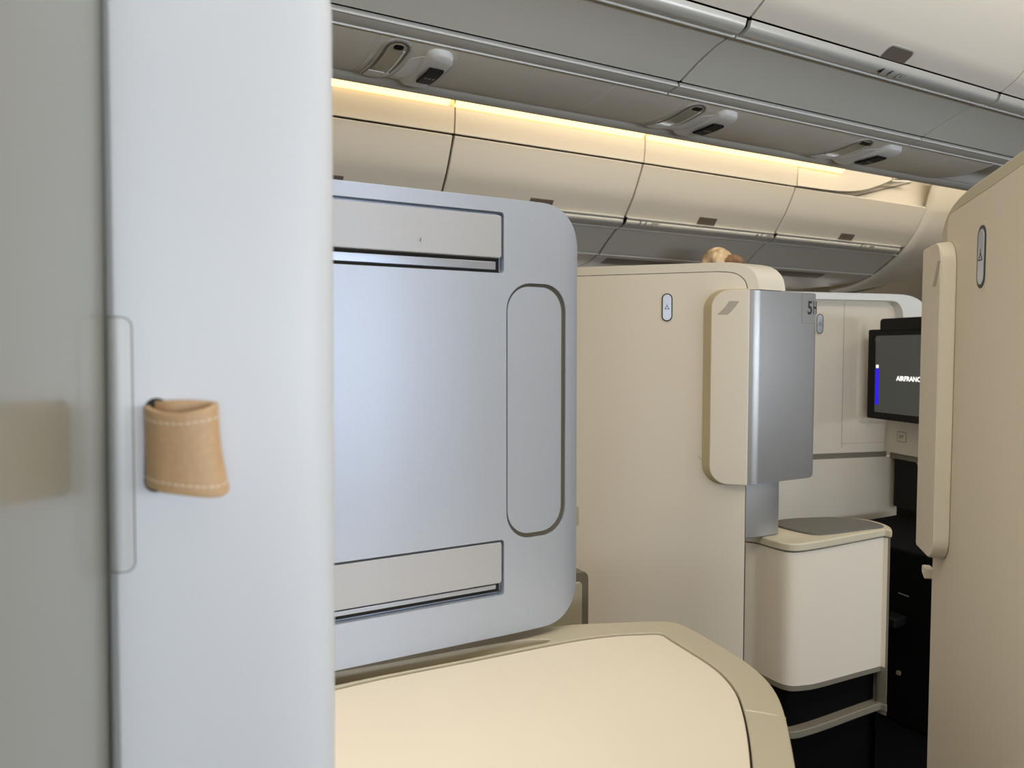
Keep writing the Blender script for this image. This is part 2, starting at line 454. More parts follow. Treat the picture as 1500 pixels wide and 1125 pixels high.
slab('hinge_cap', SF, rnd([SF.uv(838, 742), SF.uv(848.5, 742), SF.uv(848.5, 770), SF.uv(838, 770)], .003), 0, .02, M['taupe'], frame, .001)
slab('hinge_post', SF, rect(x1-.060, zt-.02, x1-.024, SF.uv(840, 744)[1]), -.02, .05, M['taupe'], frame, .003)

# ================================================================== button + logo makers
def call_button(pl, px, py0, py1, parent, half=.0125, rimw=.0035, rw=.0026):
    a, b0 = pl.uv(px, py1); _, b1 = pl.uv(px, py0)
    p = rnd(rect(a-half, b0, a+half, b1), half*.98, 10)
    r = slab('button_surround', pl, inset(p, -rimw), .0026, .004, M['cream_rim'], parent, .0008)
    slab('button_ring', pl, p, .0034, .004, M['ring'], r)
    k = slab('call_button', pl, inset(p, rw), .0040, .004, M['pill'], parent, .0008)
    c = (b0+b1)/2-.001; s = half*.42
    bm = bmesh.new()
    def bar(p, q, w=.0006):
        p = Vector(p); q = Vector(q); d = (q-p).normalized(); n = Vector((-d.y, d.x))*w
        x = bm_prism([pl.pt(*(v), .0044) for v in (p-n, q-n, q+n, p+n)], -pl.n*.001)
        me = bpy.data.meshes.new('x'); x.to_mesh(me); x.free(); bm.from_mesh(me); bpy.data.meshes.remove(me)
    bar((a-s, c-s*.5), (a+s, c-s*.5)); bar((a-s, c-s*.5), (a, c+s*.9)); bar((a+s, c-s*.5), (a, c+s*.9)); bar((a, c+s*.8), (a, c+s*1.6))
    link('hanger_icon', bm, M['ink'], k)
def wing_logo(pl, quad, parent, off):
    """slanted ribbon mark"""
    tl, tr, br, bl = [Vector(pl.uv(*q, off)) for q in quad]
    L = []; R = []
    for k in range(9):
        t = k/8
        L.append(tl.lerp(bl, t)+(tl-bl).orthogonal()*0+Vector(((tr-tl).x*.12*math.sin(t*PI)*(1 if t < .9 else .5), 0)))
        R.append(tr.lerp(br, t)+Vector(((tr-tl).x*.10*math.sin(t*PI), 0)))
    poly = [tuple(v) for v in L]+[tuple(v) for v in R[::-1]]
    slab('wing_logo', pl, poly, off+.0004, .0006, M['logo'], parent)

# ================================================================== seat shell 5H
S = Plane((1.26, 1.245, CAMZ), (.717, -.697, 0))
sh = thing('seat_shell', 'tall cream seat shell marked 5H with grey silver door column', 'seat shell', (1.10, 1.40, 0))
EX = Vector((1, 0, 0))
L0 = -.75
o_px = [(1060, 384.2), (1078, 385), (1092, 389), (1102, 396), (1109, 407), (1112, 424)]
o_uv = S.poly(o_px)
ztop = S.uv(960, 388)[1]
xe = S.uv(1089, 800)[0]
rimpoly = [(L0, -CAMZ), (xe, -CAMZ), (xe, o_uv[-1][1]+.002), (o_uv[-1][0], o_uv[-1][1]+.002)]+smooth_curve(o_uv, 3)[::-1]+[(L0, S.uv(848, 392)[1])]
slab('shell_rim', S, rimpoly, 0, .035, M['cream_rim'], sh, .002, 3)
i_px = [(1050, 398.5), (1072, 400), (1084, 405), (1092, 414), (1095.5, 430)]
i_uv = smooth_curve(S.poly(i_px), 3)
cl_ = [p for p in inset([(L0, -1.0), (i_uv[-1][0], -1.0), (i_uv[-1][0], i_uv[-1][1])]+i_uv[::-1]+[(L0, i_uv[0][1])], -.0022)][3:-1]
cappoly = [(cl_[-1][0], S.uv(1050, 384.4)[1])]+smooth_curve(o_uv, 3)+[(cl_[0][0], o_uv[-1][1])]+cl_
slab('rim_cap', S, cappoly, .0006, .05, M['cream_rim'], sh, .003, 3, vec=(.0905, .004, 0))
xs = S.uv(1088, 1000)[0]
panel = [(L0+.004, -CAMZ+.004), (xs, -CAMZ+.004), (i_uv[-1][0], i_uv[-1][1])]+i_uv[::-1]+[(L0+.004, S.uv(848, 406)[1])]
slab('panel_gap', S, inset(panel, -.0016), .0004, .004, M['gap'], sh)
slab('shell_panel', S, panel, .0020, .004, M['cream'], sh, .0010)
a, b = S.uv(1024, 670)
slab('scuff_mark', S, [(a-.004, b+.006), (a-.003, b+.006), (a+.005, b-.004), (a+.004, b-.0045)], .0022, .001, M['taupe_dark'], sh)
call_button(S, 977, 430, 471, sh, .0125)
# raised door end on the shell: cream leaf
q = S.poly([(1042, 425), (1097, 425), (1093, 709), (1042, 709)], .022)
leaf_uv = rnd([(q[0][0], q[3][1]), (q[1][0]+.002, q[3][1]), (q[1][0]+.002, q[0][1]), (q[0][0], q[0][1])], [.045, 0, 0, .045], 12)
st = thing('door_stub', 'silver grey door end marked 5H with ribbon logo on cream shell', 'door', (1.30, 1.19, Z(-.30)))
base_uv = rnd([(S.uv(1030, 500)[0], q[3][1]-.003), (q[1][0], q[3][1]-.003), (q[1][0], q[0][1]+.003), (S.uv(1030, 500)[0], q[0][1]+.003)], [.048, 0, 0, .048], 12)
def frustum(name, pl, A, fa, B, fb, m, parent, bevel=0):
    bm = bmesh.new(); a = [bm.verts.new(pl.pt(x, y, fa)) for x, y in A]; b = [bm.verts.new(pl.pt(x, y, fb)) for x, y in B]
    bm.faces.new(a); bm.faces.new(list(reversed(b)))
    for i in range(len(a)):
        j = (i+1) % len(a); bm.faces.new((a[i], a[j], b[j], b[i]))
    return link(name, bm, m, parent, bevel)
frustum('leaf_surround', S, base_uv, .0022, inset(leaf_uv, .0015), .0205, M['recess'], st)
slab('leaf_face', S, leaf_uv, .0225, .006, M['cream'], st, .0025, 3)
wing_logo(S, [(1068, 441), (1083, 441), (1066, 461), (1050, 461)], st, .0225)
# silver column: plan outline meets front outline
SY = 1.205
SP = Plane((0, SY, CAMZ), (1, 0, 0))
xA = SP.uv(1096, 600)[0]; xB = SP.uv(1195, 560)[0]
zt = SP.uv(1110, 425)[1]; zb = SP.uv(1110, 709)[1]
pl_xy = rnd([(xA-.006, SY+.045), (xA-.004, SY+.022), (xA+.024, SY), (xB, SY), (xB, SY+.055), (xA+.03, SY+.055)], [0, .004, .030, .008, .006, .006], 10)
col = column('door_end', pl_xy, Z(zb-.02), Z(zt+.02), M['silver'], st)
fo = rnd([(xA-.03, zb), (xB, zb), (xB, zt), (xA-.03, zt)], [0, .020, .014, 0], 8)
boolean(col, bm_prism([SP.pt(a, b, .05) for a, b in fo], -SP.n*.2), 'INTERSECT', bevel=.002)
p0 = SP.uv(1175, 430); p1 = SP.uv(1193, 474)
npu = rnd([(p0[0], p1[1]), (xB-.006, p1[1]), (xB-.006, p0[1]), (p0[0], p0[1])], [.006, 0, 0, 0])
slab('plate_outline', SP, npu, .00025, .002, M['taupe_dark'], st)
slab('number_plate', SP, inset(npu, .0006), .0005, .002, M['silver'], st)
tp = SP.at(1182.3, 460)
text('seat_number', '5', tp+SP.n*.0006, SP.u, (0, 0, 1), .044, M['ink'], st, .0003, .0008, sx_=.80)
text('seat_number', 'H', SP.at(1190.6, 460)+SP.n*.0006, SP.u, (0, 0, 1), .044, M['ink'], st, .0003, .0005, sx_=.42)
# post below
PY = 1.215
PPl = Plane((0, PY, CAMZ), (1, 0, 0))
xa = PPl.uv(1090, 740)[0]; xm = PPl.uv(1107, 740)[0]; xb = PPl.uv(1141, 740)[0]
column('support_post', [(xa+.001, PY+.018), (xm, PY), (xb, PY), (xb, PY+.06), (xa+.02, PY+.06)], Z(-.435), Z(zb+.01), M['silver'], st, .002)
column('post_collar', [(xa+.000, PY+.017), (xm, PY-.002), (xb-.005, PY-.002), (xb-.005, PY+.06), (xa+.02, PY+.06)], Z(zb-.004), Z(zb+.002), M['aluminium'], st, .0008)

# side console of seat 5H
TY = 1.165
TP = Plane((0, TY, CAMZ), (1, 0, 0))
ct = thing('side_console', 'cream side console with charcoal pad on top under the 5H door end', 'console', (1.50, 1.30, 0))
HZ = Plane((0, 0, Z(-.436)), (1, 0, 0), (0, 1, 0), (0, 0, 1))
front_px = [(1090, 782), (1108, 784), (1128, 790), (1148, 795), (1168, 796.5), (1190, 794), (1220, 789), (1260, 781.5), (1296, 775)]
fr = smooth_curve(HZ.poly(front_px), 3)
xR = fr[-1][0]
backy = 1.56
bk = smooth_curve(HZ.poly([(1307, 777), (1304, 771.5), (1290, 765.5), (1268, 760.5), (1240, 757.8), (1210, 756.5), (1175, 757.5), (1145, 760), (1125, 764), (1110, 771)]), 3)
ctop = fr+bk+[(fr[0][0]+.012, fr[0][1]+.03)]
column('console_top', ctop, Z(-.455), Z(-.436), M['taupe'], ct, .004, 3)
bodyxy = inset(ctop, .004)
kick0, kick1 = -.875, -.752
column('console_body', inset(ctop, .026), 0, Z(-.455), M['kick'], ct)
cab = inset(ctop, .006)
column('top_gap', inset(ctop, .009), Z(-.459), Z(-.453), M['gap'], ct)
cabo = column('cabinet_front', cab, Z(-.83), Z(-.458), M['cream'], ct)
# lower edge sweeps up towards the aisle end
KP = Plane((0, TY, CAMZ), (1, 0, 0))
k0 = KP.uv(1180, 997); k1 = KP.uv(1293, 964)
q1 = KP.uv(1158, 997.5); q2 = KP.uv(1172, 995.5); q3 = KP.uv(1186, 992)
line_ = [(.8, -.768), (1.25, -.766), (1.30, -.762), q1, q2, q3, (k1[0], k1[1]), (2.2, k1[1]+.02)]
boolean(cabo, bm_prism([KP.pt(a, b, .3) for a, b in line_+[(2.2, -1.0), (.8, -1.0)]], -KP.n*1.2), 'DIFFERENCE', bevel=.0015)
edge = column('kick_lip', inset(ctop, .0064), Z(-.83), Z(-.70), M['taupe_dark'], ct)
boolean(edge, bm_prism([KP.pt(a, b+.0005, .3) for a, b in line_]+[KP.pt(2.2, -.3, .3), KP.pt(.8, -.3, .3)], -KP.n*1.2), 'DIFFERENCE')
boolean(edge, bm_prism([KP.pt(a, b-.012, .3) for a, b in line_]+[KP.pt(2.2, -1.05, .3), KP.pt(.8, -1.05, .3)], -KP.n*1.2), 'DIFFERENCE')
post_ = column('end_post', inset(ctop, .0030), Z(pz_) if False else Z(-.90), Z(-.452), M['taupe_dark'], ct)
boolean(post_, bm_prism([(xR+.007, y, z) for y, z in ((1.0, 0), (1.0, 2), (1.9, 2), (1.9, 0))], (.2, 0, 0)), 'INTERSECT', bevel=.002)
# plinth ring at the bottom and post at the aisle end
pz = KP.uv(1165, 1062)[1]
pr = column('plinth_ring', inset(ctop, .002), Z(pz-.012), Z(pz+.006), M['taupe_dark'], ct, .003)
column('plinth_core', inset(ctop, .05), 0, Z(pz), M['kick'], ct)
pad_px = [(1136, 764), (1150, 761.5), (1180, 759.5), (1215, 758.5), (1245, 760), (1272, 764), (1290, 769), (1293, 772), (1270, 775), (1240, 779), (1215, 782), (1195, 783), (1175, 780), (1150, 774), (1136, 770)]
HP = Plane((0, 0, Z(-.434)), (1, 0, 0), (0, 1, 0), (0, 0, 1))
column('armrest_pad', smooth_curve(HP.poly(pad_px), 3), Z(-.440), Z(-.431), M['pad'], ct, .003, 3)

# ================================================================== far partition, monitor wall, monitor
e2 = Vector((.968, -.25, 0)).normalized()
PT = Plane((2.263, 1.813, CAMZ), e2)
pt = thing('rear_seat_shell', 'cream rear seat shell with pale rim behind the 5H door end', 'seat shell', (2.2, 1.85, 0))
r_px = [(1290, 431.5), (1315, 433), (1330, 437), (1340, 444), (1347, 455), (1350, 470)]
ru = smooth_curve(PT.poly(r_px), 3)
lx = PT.uv(1080, 600)[0]; zt0 = PT.uv(1200, 429)[1]
zl = PT.uv(1250, 663)[1]
rim_in = smooth_curve(PT.poly([(1280, 441), (1300, 442), (1308, 448), (1312, 458), (1313, 475)]), 3)
rim_o = [(lx, zt0)]+ru+[(ru[-1][0], ru[-1][1]-.01), (rim_in[-1][0], ru[-1][1]-.01)]+rim_in[::-1]+[(lx, PT.uv(1200, 439)[1])]
slab('shell_rim', PT, rim_o, .035, .10, M['white'], pt, .004, 3)
xk = PT.uv(1296.5, 600)[0]; zk = PT.uv(1290, 560)[1]
up_u = [(lx, zl), (xk, zl), (xk, zk), (PT.uv(1313, 600)[0], zk)]+[rim_in[-1]]+rim_in[::-1]+[(lx, PT.uv(1200, 439)[1])]
slab('upper_panel', PT, up_u, 0, .03, M['cream'], pt, .001)
xl = PT.uv(1236, 500)[0]
slab('panel_seam', PT, rect(xl-.001, zl+.02, xl, zt0-.03), .0006, .002, M['taupe_dark'], pt)
slab('groove_line', PT, rect(xl, PT.uv(1250, 649)[1]-.0008, PT.uv(1296, 649)[0], PT.uv(1250, 649)[1]), .0006, .002, M['taupe_dark'], pt)
slab('ledge_strip', PT, rect(lx, PT.uv(1250, 671)[1], PT.uv(1301, 600)[0], zl), -.003, .02, M['taupe_dark'], pt)
slab('lower_panel', PT, rect(lx, -CAMZ, PT.uv(1312, 800)[0], PT.uv(1250, 671)[1]), .0, .03, M['cream'], pt, .001)
# soft stowage recess beside the monitor
gx0, gz0 = PT.uv(1256, 618); gx1, gz1 = PT.uv(1300, 468)
gp = rnd([(gx0, gz0), (gx1+.05, gz0), (gx1+.05, gz1), (gx0, gz1)], .03)
frustum('stowage_recess', PT, inset(gp, -.010), -.001, inset(gp, .014), .011, M['cream'], pt, .004)
# small bright button seen past the 5H door end
call_button(PT, 1200, 460, 489, pt, .014, .004)
n2 = PT.n
corner = PT.at(1297, 640)
TW = Plane((corner.x, corner.y, CAMZ), n2)         # monitor wall comes towards the viewer
zt1 = TW.uv(1300, 622)[1]; zb1 = TW.uv(1300, 662)[1]
mw = thing('monitor_console', 'cream shelf unit with a small square touch symbol below the monitor', 'shelf', tuple(TW.pt(.3, -CAMZ, -.1)))
slab('shelf_front', TW, rect(-.002, zb1, .62, zt1+.03), .0, .05, M['cream'], mw, .002)
slab('ledge_strip', TW, rect(.01, zb1-.022, .62, zb1), -.012, .10, M['taupe_dark'], mw, .002)
slab('tray_bracket', TW, rnd([(.17, zb1-.062), (.45, zb1-.062), (.45, zb1-.02), (.14, zb1-.02)], [.015, 0, 0, 0]), -.008, .07, M['taupe'], mw, .003)
slab('leg_panel', TW, rect(.030, -.578, .62, zb1-.024), -.016, .05, M['black'], mw)
a, b = TW.uv(1321, 640)
ic = rnd(rect(a-.022, b-.019, a+.022, b+.019), .007)
slab('symbol_frame', TW, ic, .0006, .001, M['taupe_dark'], mw)
slab('symbol_plate', TW, inset(ic, .0022), .0009, .001, M['cream'], mw)
zz = [(a-.011, b-.006), (a-.004, b+.007), (a+.001, b-.003), (a+.011, b+.008)]
bm = tube_bm([TW.pt(x, y, .0012) for x, y in zz], .0012, 6); link('touch_symbol', bm, M['taupe_dark'], mw)
# monitor
to = EYE*0+Vector((2.4075, 1.724, CAMZ))
MO = Plane(to, n2)
mon = thing('monitor', 'black seat monitor lit with white lettering and a blue bar', 'monitor', tuple(MO.pt(.25, -.25, -.02)))
b0 = MO.uv(1272, 612)[1]; b1 = MO.uv(1275, 483)[1]
slab('bezel', MO, rnd(rect(0, b0, .50, b1), .006), 0, .035, M['black'], mon, .002)
s0 = MO.uv(1281, 603); s1 = MO.uv(1282, 492)
slab('display', MO, rect(s0[0], s0[1], .47, s1[1]), .0006, .001, M['screen'], mon)
slab('monitor_cap', MO, rnd([(.06, b1-.005), (.49, b1-.005), (.49, b1+.037), (.06, b1+.037)], [0, 0, .012, .012]), .004, .05, M['black'], mon, .003)
slab('mount', MO, rect(.12, b0+.03, .38, b1-.03), -.03, .09, M['black'], mon)
p = MO.uv(1280, 592); q = MO.uv(1280, 540)
slab('blue_bar', MO, rect(s0[0]+.002, p[1], s0[0]+.018, q[1]), .0012, .001, M['bar'], mon)
slab('bar_marker', MO, rnd(rect(s0[0]+.004, q[1]+.003, s0[0]+.016, q[1]+.014), .002), .0012, .001, M['txt'], mon)
text('seat_text', '5H', MO.at(1282, 500.5)+MO.n*.001, MO.u, (0, 0, 1), .018, M['ink_grey'], mon, .0002)
ta = MO.at(1313.5, 557.5)+MO.n*.0012
text('airline_text', 'AIRFRANCE', ta, MO.u, (0, 0, 1), .0225, M['txt'], mon, .0002, .0006)

# dark footwell fittings in the gap
fwl = thing('footwell_box', 'black footwell box in the dark gap beside the right shell', 'footwell', (2.15, 1.40, 0))
box('box_body', (2.02, 1.22, 0), (2.5, 1.62, .52), M['kick'], fwl, .01)
FP = Plane((2.02, 1.3, CAMZ), (0, -1, 0))
p = FP.at(1322, 873)
box('footrest_edge', (1.96, 1.30, .30), (2.02, 1.50, .33), M['black'], fwl, .006)
FT = Plane((2.02, 1.3, CAMZ), (0, -1, 0), n=(-1, 0, 0))
for i in range(5):
    a, b = FT.uv(1316+i*3.2, 869+i*1.2); slab('warning_text', FT, rect(a, b, a+.006, b+.003), .001, .001, M['ink_grey'], fwl)
a, b = FT.uv(1316, 984)
slab('release_button', FT, rnd(rect(a-.004, b-.008, a+.008, b+.004), .003), .006, .01, M['taupe_dark'], fwl, .001)

# ================================================================== right shell
R = Plane((1.07, .63, CAMZ), (-.707, -.707, 0))
rs = thing('seat_shell', 'large cream seat shell filling the right edge of the photo', 'seat shell', (.95, .50, 0))
far = R.uv(1379, 345)[0]
ro = smooth_curve(R.poly([(1379, 350), (1381, 335), (1387, 316), (1396, 300), (1409, 285), (1426, 271), (1460, 247), (1500, 218), (1530, 197)]), 3)
near = .75
zsl = ro[-1][1]
# the sloping top flattens just outside the photo
ro2 = ro+[(near, ro[-1][1]+.012)]
slab('shell_rim', R, [(far, -CAMZ)]+ro2+[(near, -CAMZ)], 0, .035, M['taupe'], rs, .003, 3)
ri = smooth_curve(R.poly([(1390, 352), (1390, 335), (1392, 320), (1398, 311), (1420, 296), (1460, 269.5), (1500, 241), (1530, 219)]), 3)
far_i = R.uv(1371, 1000)[0]; far_t = ri[0][0]
rp = [(far+.006, -CAMZ+.004), (far+.006, -.35), (far_t-.002, ri[0][1]-.03)]+ri+[(near-.01, ri[-1][1]+.012), (near-.01, -CAMZ+.004)]
slab('panel_gap', R, inset(rp, -.0014), .0004, .004, M['gap'], rs)
slab('shell_panel', R, rp, .0022, .004, M['cream'], rs, .001)
call_button(R, 1440, 331, 422, rs, .0160, .0050, .0046)
a0 = R.uv(1360, 938)[1]; a1 = R.uv(1360, 958)[1]
slab('latch_hook', R, rnd(rect(far-.012, a1, far+.004, a0), .003), -.004, .014, M['taupe_dark'], rs, .002)
ds = thing('door_stub', 'cream door end with ribbon logo on the right edge seat shell', 'door', tuple(R.pt(-.02, -.32, .01)))
l0 = R.uv(1375, 500, .022)[0]; l1 = R.uv(1402, 500)[0]
zt = R.uv(1388, 351, .012)[1]; zb = R.uv(1392, 841, .012)[1]
lf = far-.010
base = rnd([(lf, zb), (l1, zb), (l1, zt), (lf, zt)], [.006, .040, .040, .006], 12)
face = rnd([(lf, zb+.002), (l0+.001, zb+.002), (l0+.001, zt-.002), (lf, zt-.002)], [.006, .034, .030, .006], 12)
frustum('leaf_surround', R, base, .0024, face, .022, M['cream_rim'], ds, .002)
slab('leaf_face', R, inset(face, .001), .0226, .003, M['cream'], ds, .001)
# silver outer edge of the door end
ep = rnd([(lf+.006, -.35+.35+zb+.012), (lf+.006, zt-.006), (lf-.004, zt-.012), (lf-.004, zb+.018)], .002)
slab('door_end', R, ep, .020, .040, M['silver'], ds, .003)
wing_logo(R, [(1374, 382), (1377.5, 382), (1370.5, 420), (1366, 420)], ds, .0226)
a0 = R.uv(1351, 817)[1]; a1 = R.uv(1351, 832)[1]
slab('catch', R, rnd([(lf-.014, a1+.004), (lf+.006, a1-.004), (lf+.006, a0), (lf-.014, a0)], .004), .010, .012, M['cream_rim'], ds, .002)

# ================================================================== overhead bins
def seg_profile(prof, s0, s1, out=0.0, toward=None):
    """piece of a profile between arc lengths s0..s1, pushed outwards"""
    pts = [Vector(p) for p in smooth_curve(prof, 8)]; res = []; acc = 0
    for a, b in zip(pts, pts[1:]):
        L = (b-a).length
        if acc+L >= s0 and acc <= s1:
            n = Vector(((b-a).y, -(b-a).x)).normalized()
            if n.dot(Vector(toward)) < 0: n = -n
            t0 = max(0, (s0-acc)/L); t1 = min(1, (s1-acc)/L)
            if not res: res.append(tuple(a.lerp(b, t0)+n*out))
            res.append(tuple(a.lerp(b, t1)+n*out))
        acc += L
    return res
def on_profile(prof, s, toward):
    pts = [Vector(p) for p in smooth_curve(prof, 8)]; acc = 0
    for a, b in zip(pts, pts[1:]):
        L = (b-a).length
        if acc+L >= s:
            t = (b-a).normalized(); n = Vector((t.y, -t.x))
            if n.dot(Vector(toward)) < 0: n = -n
            return a.lerp(b, (s-acc)/L), t, n
        acc += L
N_DOOR = [(1.186, .7175), (1.148, .7400), (1.124, .7625), (1.088, .803), (1.05, .855), (1.012, .93), (.99, 1.02), (.98, 1.10), (.98, 1.19)]
N_LIP = [(1.234, .7000), (1.226, .6935), (1.214, .6910), (1.201, .6930), (1.191, .7000), (1.1860, .7145)]
N_UND = [(1.237, .7010), (1.29, .6920), (1.345, .6760), (1.4085, .6505)]
OUT = (-.6, -.8)
def near_bin(x0, x1, num, label):
    b = thing('overhead_bin', label, 'overhead bin', ((x0+x1)/2, 1.25, Z(1.22)), 'centre overhead bins above the seats')
    g = .0028
    yz_solid('bin_door', smooth_curve(N_DOOR, 5), x0+g, x1-g, .018, M['bin_door'], b, .002, (1, .6))
    core = [(1.236, .718), (1.20, .734), (1.15, .760), (1.11, .805), (1.07, .865), (1.03, .95), (1.01, 1.05), (1.0, 1.19), (1.40, 1.19), (1.40, .678), (1.34, .695)]
    link('bin_core', bm_prism([(x0, y, Z(z)) for y, z in core], (x1-x0, 0, 0)), M['gap'], b)
    yz_solid('bin_lip', smooth_curve(N_LIP, 5), x0+.004, x1-.010, .012, M['lip'], b, .002, (.3, 1))
    link('lip_edge', tube_bm([(x0+g, 1.2325, Z(.6965)), (x1-g, 1.2325, Z(.6965))], .0052, 12), M['white'], b)
    yz_solid('bin_underside', smooth_curve(N_UND, 5), x0+g, x1-g, .014, M['bin_under'], b, .003, (0, 1))
    yz_solid('service_rail', [(1.4125, .6465), (1.417, .6440), (1.450, .6375), (1.456, .6395)], x0+g, x1-g, .008, M['rail'], b, .001, (0, 1))
    for y, z in ((1.4155, .6440), (1.455, .6370)):
        link('rail_ridge', tube_bm([(x0+g, y, Z(z)), (x1-g, y, Z(z))], .0024, 8), M['white'], b)
    xc = (x0+x1)/2
    p = seg_profile(N_DOOR, .0, .055, .0012, OUT)
    lt = yz_solid('latch', p, xc-.047, xc+.047, .006, M['latch'], b, 0, (.6, .8))
    boolean(lt, bm_prism([(x, y, Z(.6)) for x, y in rnd([(xc-.046, 1.1560), (xc+.046, 1.1560), (xc+.046, 1.2), (xc-.046, 1.2)], [.011, .011, 0, 0])], (0, 0, .4)), 'INTERSECT')
    lf_ = yz_solid('latch_frame', seg_profile(N_DOOR, .0, .060, .0006, OUT), xc-.050, xc+.050, .006, M['lip'], lt, 0, (.6, .8))
    boolean(lf_, bm_prism([(x, y, Z(.6)) for x, y in rnd([(xc-.049, 1.1530), (xc+.049, 1.1530), (xc+.049, 1.2), (xc-.049, 1.2)], [.013, .013, 0, 0])], (0, 0, .4)), 'INTERSECT')
    for dx, s, sz, m in ((-.030, num, .028, M['ink']), (.008, 'f', .028, M['ink'])):
        q, t, n = on_profile(N_LIP, .037, OUT)
        o = Vector((xc+dx, q.x+n.x*.0018-t.x*.010, Z(q.y+n.y*.0018-t.y*.010)))
        text('row_label', s, o, (1, 0, 0), (0, t.x, t.y), sz, m, b, .0003, .0006 if s == num else .0)
    q, t, n = on_profile(N_LIP, .036, OUT)
    T = Vector((0, t.x, t.y)); Nn = Vector((0, n.x, n.y))
    c = Vector((xc+.055, q.x, Z(q.y)))+Nn*.0016
    pr = [(-.012, -.009), (.009, -.009), (.013, -.003), (.010, .002), (.013, .009), (-.010, .009), (-.013, .002)]
    PL = Plane(c, (1, 0, 0), T, Nn)
    k = slab('seat_icon', PL, pr, .0005, .001, M['ink_grey'], b)
    slab('icon_face', PL, inset(pr, .0016), .0008, .001, M['lip'], k)
    slab('icon_dot', PL, rnd(rect(-.003, -.004, .004, .005), .003), .0011, .001, M['ink_grey'], k)
near_bin(-.70, .27, '2', 'grey overhead bin behind and above the white sliding door, out of view')
near_bin(.27, 1.238, '3', 'grey overhead bin at the top left of the photo, underside mostly in view')
near_bin(1.238, 2.206, '4', 'grey overhead bin numbered 4 with brown latch in full view')
near_bin(2.206, 3.17, '5', 'grey overhead bin at the top right corner of the photo, cut by the frame')

# ---- passenger service panels
PSU = [(1.4600, .6400), (1.51, .6300), (1.575, .6245), (1.64, .6280), (1.6930, .6390)]
xs_ = [.06, .28, .50, .684, .870, 1.091, 1.314, 1.525, 1.749, 1.98, 2.236, 2.46, 2.70]
where = {0: 'plain grey ceiling service panel hidden mostly behind the white door', 1: 'plain grey ceiling service panel left of the first reading lamp',
         3: 'plain grey ceiling service panel right of the first reading lamp', 4: 'plain grey ceiling service panel, middle one between first and second reading lamps',
         5: 'plain grey ceiling service panel left of the second reading lamp', 7: 'plain grey ceiling service panel right of the second reading lamp',
         8: 'plain grey ceiling service panel left of the third reading lamp', 10: 'plain grey ceiling service panel right of the third reading lamp',
         11: 'plain grey ceiling service panel farthest right, beside the right seat shell'}
lit = {2: 'grey ceiling reading lamp panel nearest the white door', 6: 'grey ceiling reading lamp panel, middle one of three', 9: 'grey ceiling reading lamp panel farthest along the row'}
PH = Plane((0, 0, Z(.640)), (1, 0, 0), (0, 1, 0), (0, 0, -1))
PH.n = Vector((0, 0, -1))
DN = (0, -1)
def psu_z(y):
    pts = smooth_curve(PSU, 8)
    for a, b in zip(pts, pts[1:]):
        if a[0] <= y <= b[0]: return a[1]+(b[1]-a[1])*(y-a[0])/(b[0]-a[0])
    return pts[0][1] if y < pts[0][0] else pts[-1][1]
def ceil_patch(name, poly, proud, m, parent, thick=.004, bevel=0, rows=14):
    """raised convex patch that follows the curved service panel; poly in (X, Y)"""
    y0 = min(p[1] for p in poly); y1 = max(p[1] for p in poly)
    bm = bmesh.new(); T = []; Bk = []
    for k in range(rows+1):
        y = y0+(y1-y0)*(.5-.5*math.cos(PI*k/rows))
        y = min(max(y, y0+1e-5), y1-1e-5); xsn = []
        for i in range(len(poly)):
            a = poly[i-1]; b = poly[i]
            if (a[1]-y)*(b[1]-y) < 0: xsn.append(a[0]+(b[0]-a[0])*(y-a[1])/(b[1]-a[1]))
        if len(xsn) < 2: continue
        xl_, xr_ = min(xsn), max(xsn)
        if xr_-xl_ < 1e-5: xr_ = xl_+1e-5
        z = Z(psu_z(y)-proud)
        T.append([bm.verts.new((x, y, z)) for x in (xl_, xr_)]); Bk.append([bm.verts.new((x, y, z+thick)) for x in (xl_, xr_)])
    for a, b in zip(T, T[1:]): bm.faces.new((a[0], a[1], b[1], b[0]))
    for a, b in zip(Bk, Bk[1:]): bm.faces.new((a[0], b[0], b[1], a[1]))
    for q in (0, 1):
        for k in range(len(T)-1): bm.faces.new((T[k][q], T[k+1][q], Bk[k+1][q], Bk[k][q]))
    bm.faces.new((T[0][0], Bk[0][0], Bk[0][1], T[0][1])); bm.faces.new((T[-1][0], T[-1][1], Bk[-1][1], Bk[-1][0]))
    bmesh.ops.recalc_face_normals(bm, faces=bm.faces)
    return link(name, bm, m, parent, bevel, ang=50)
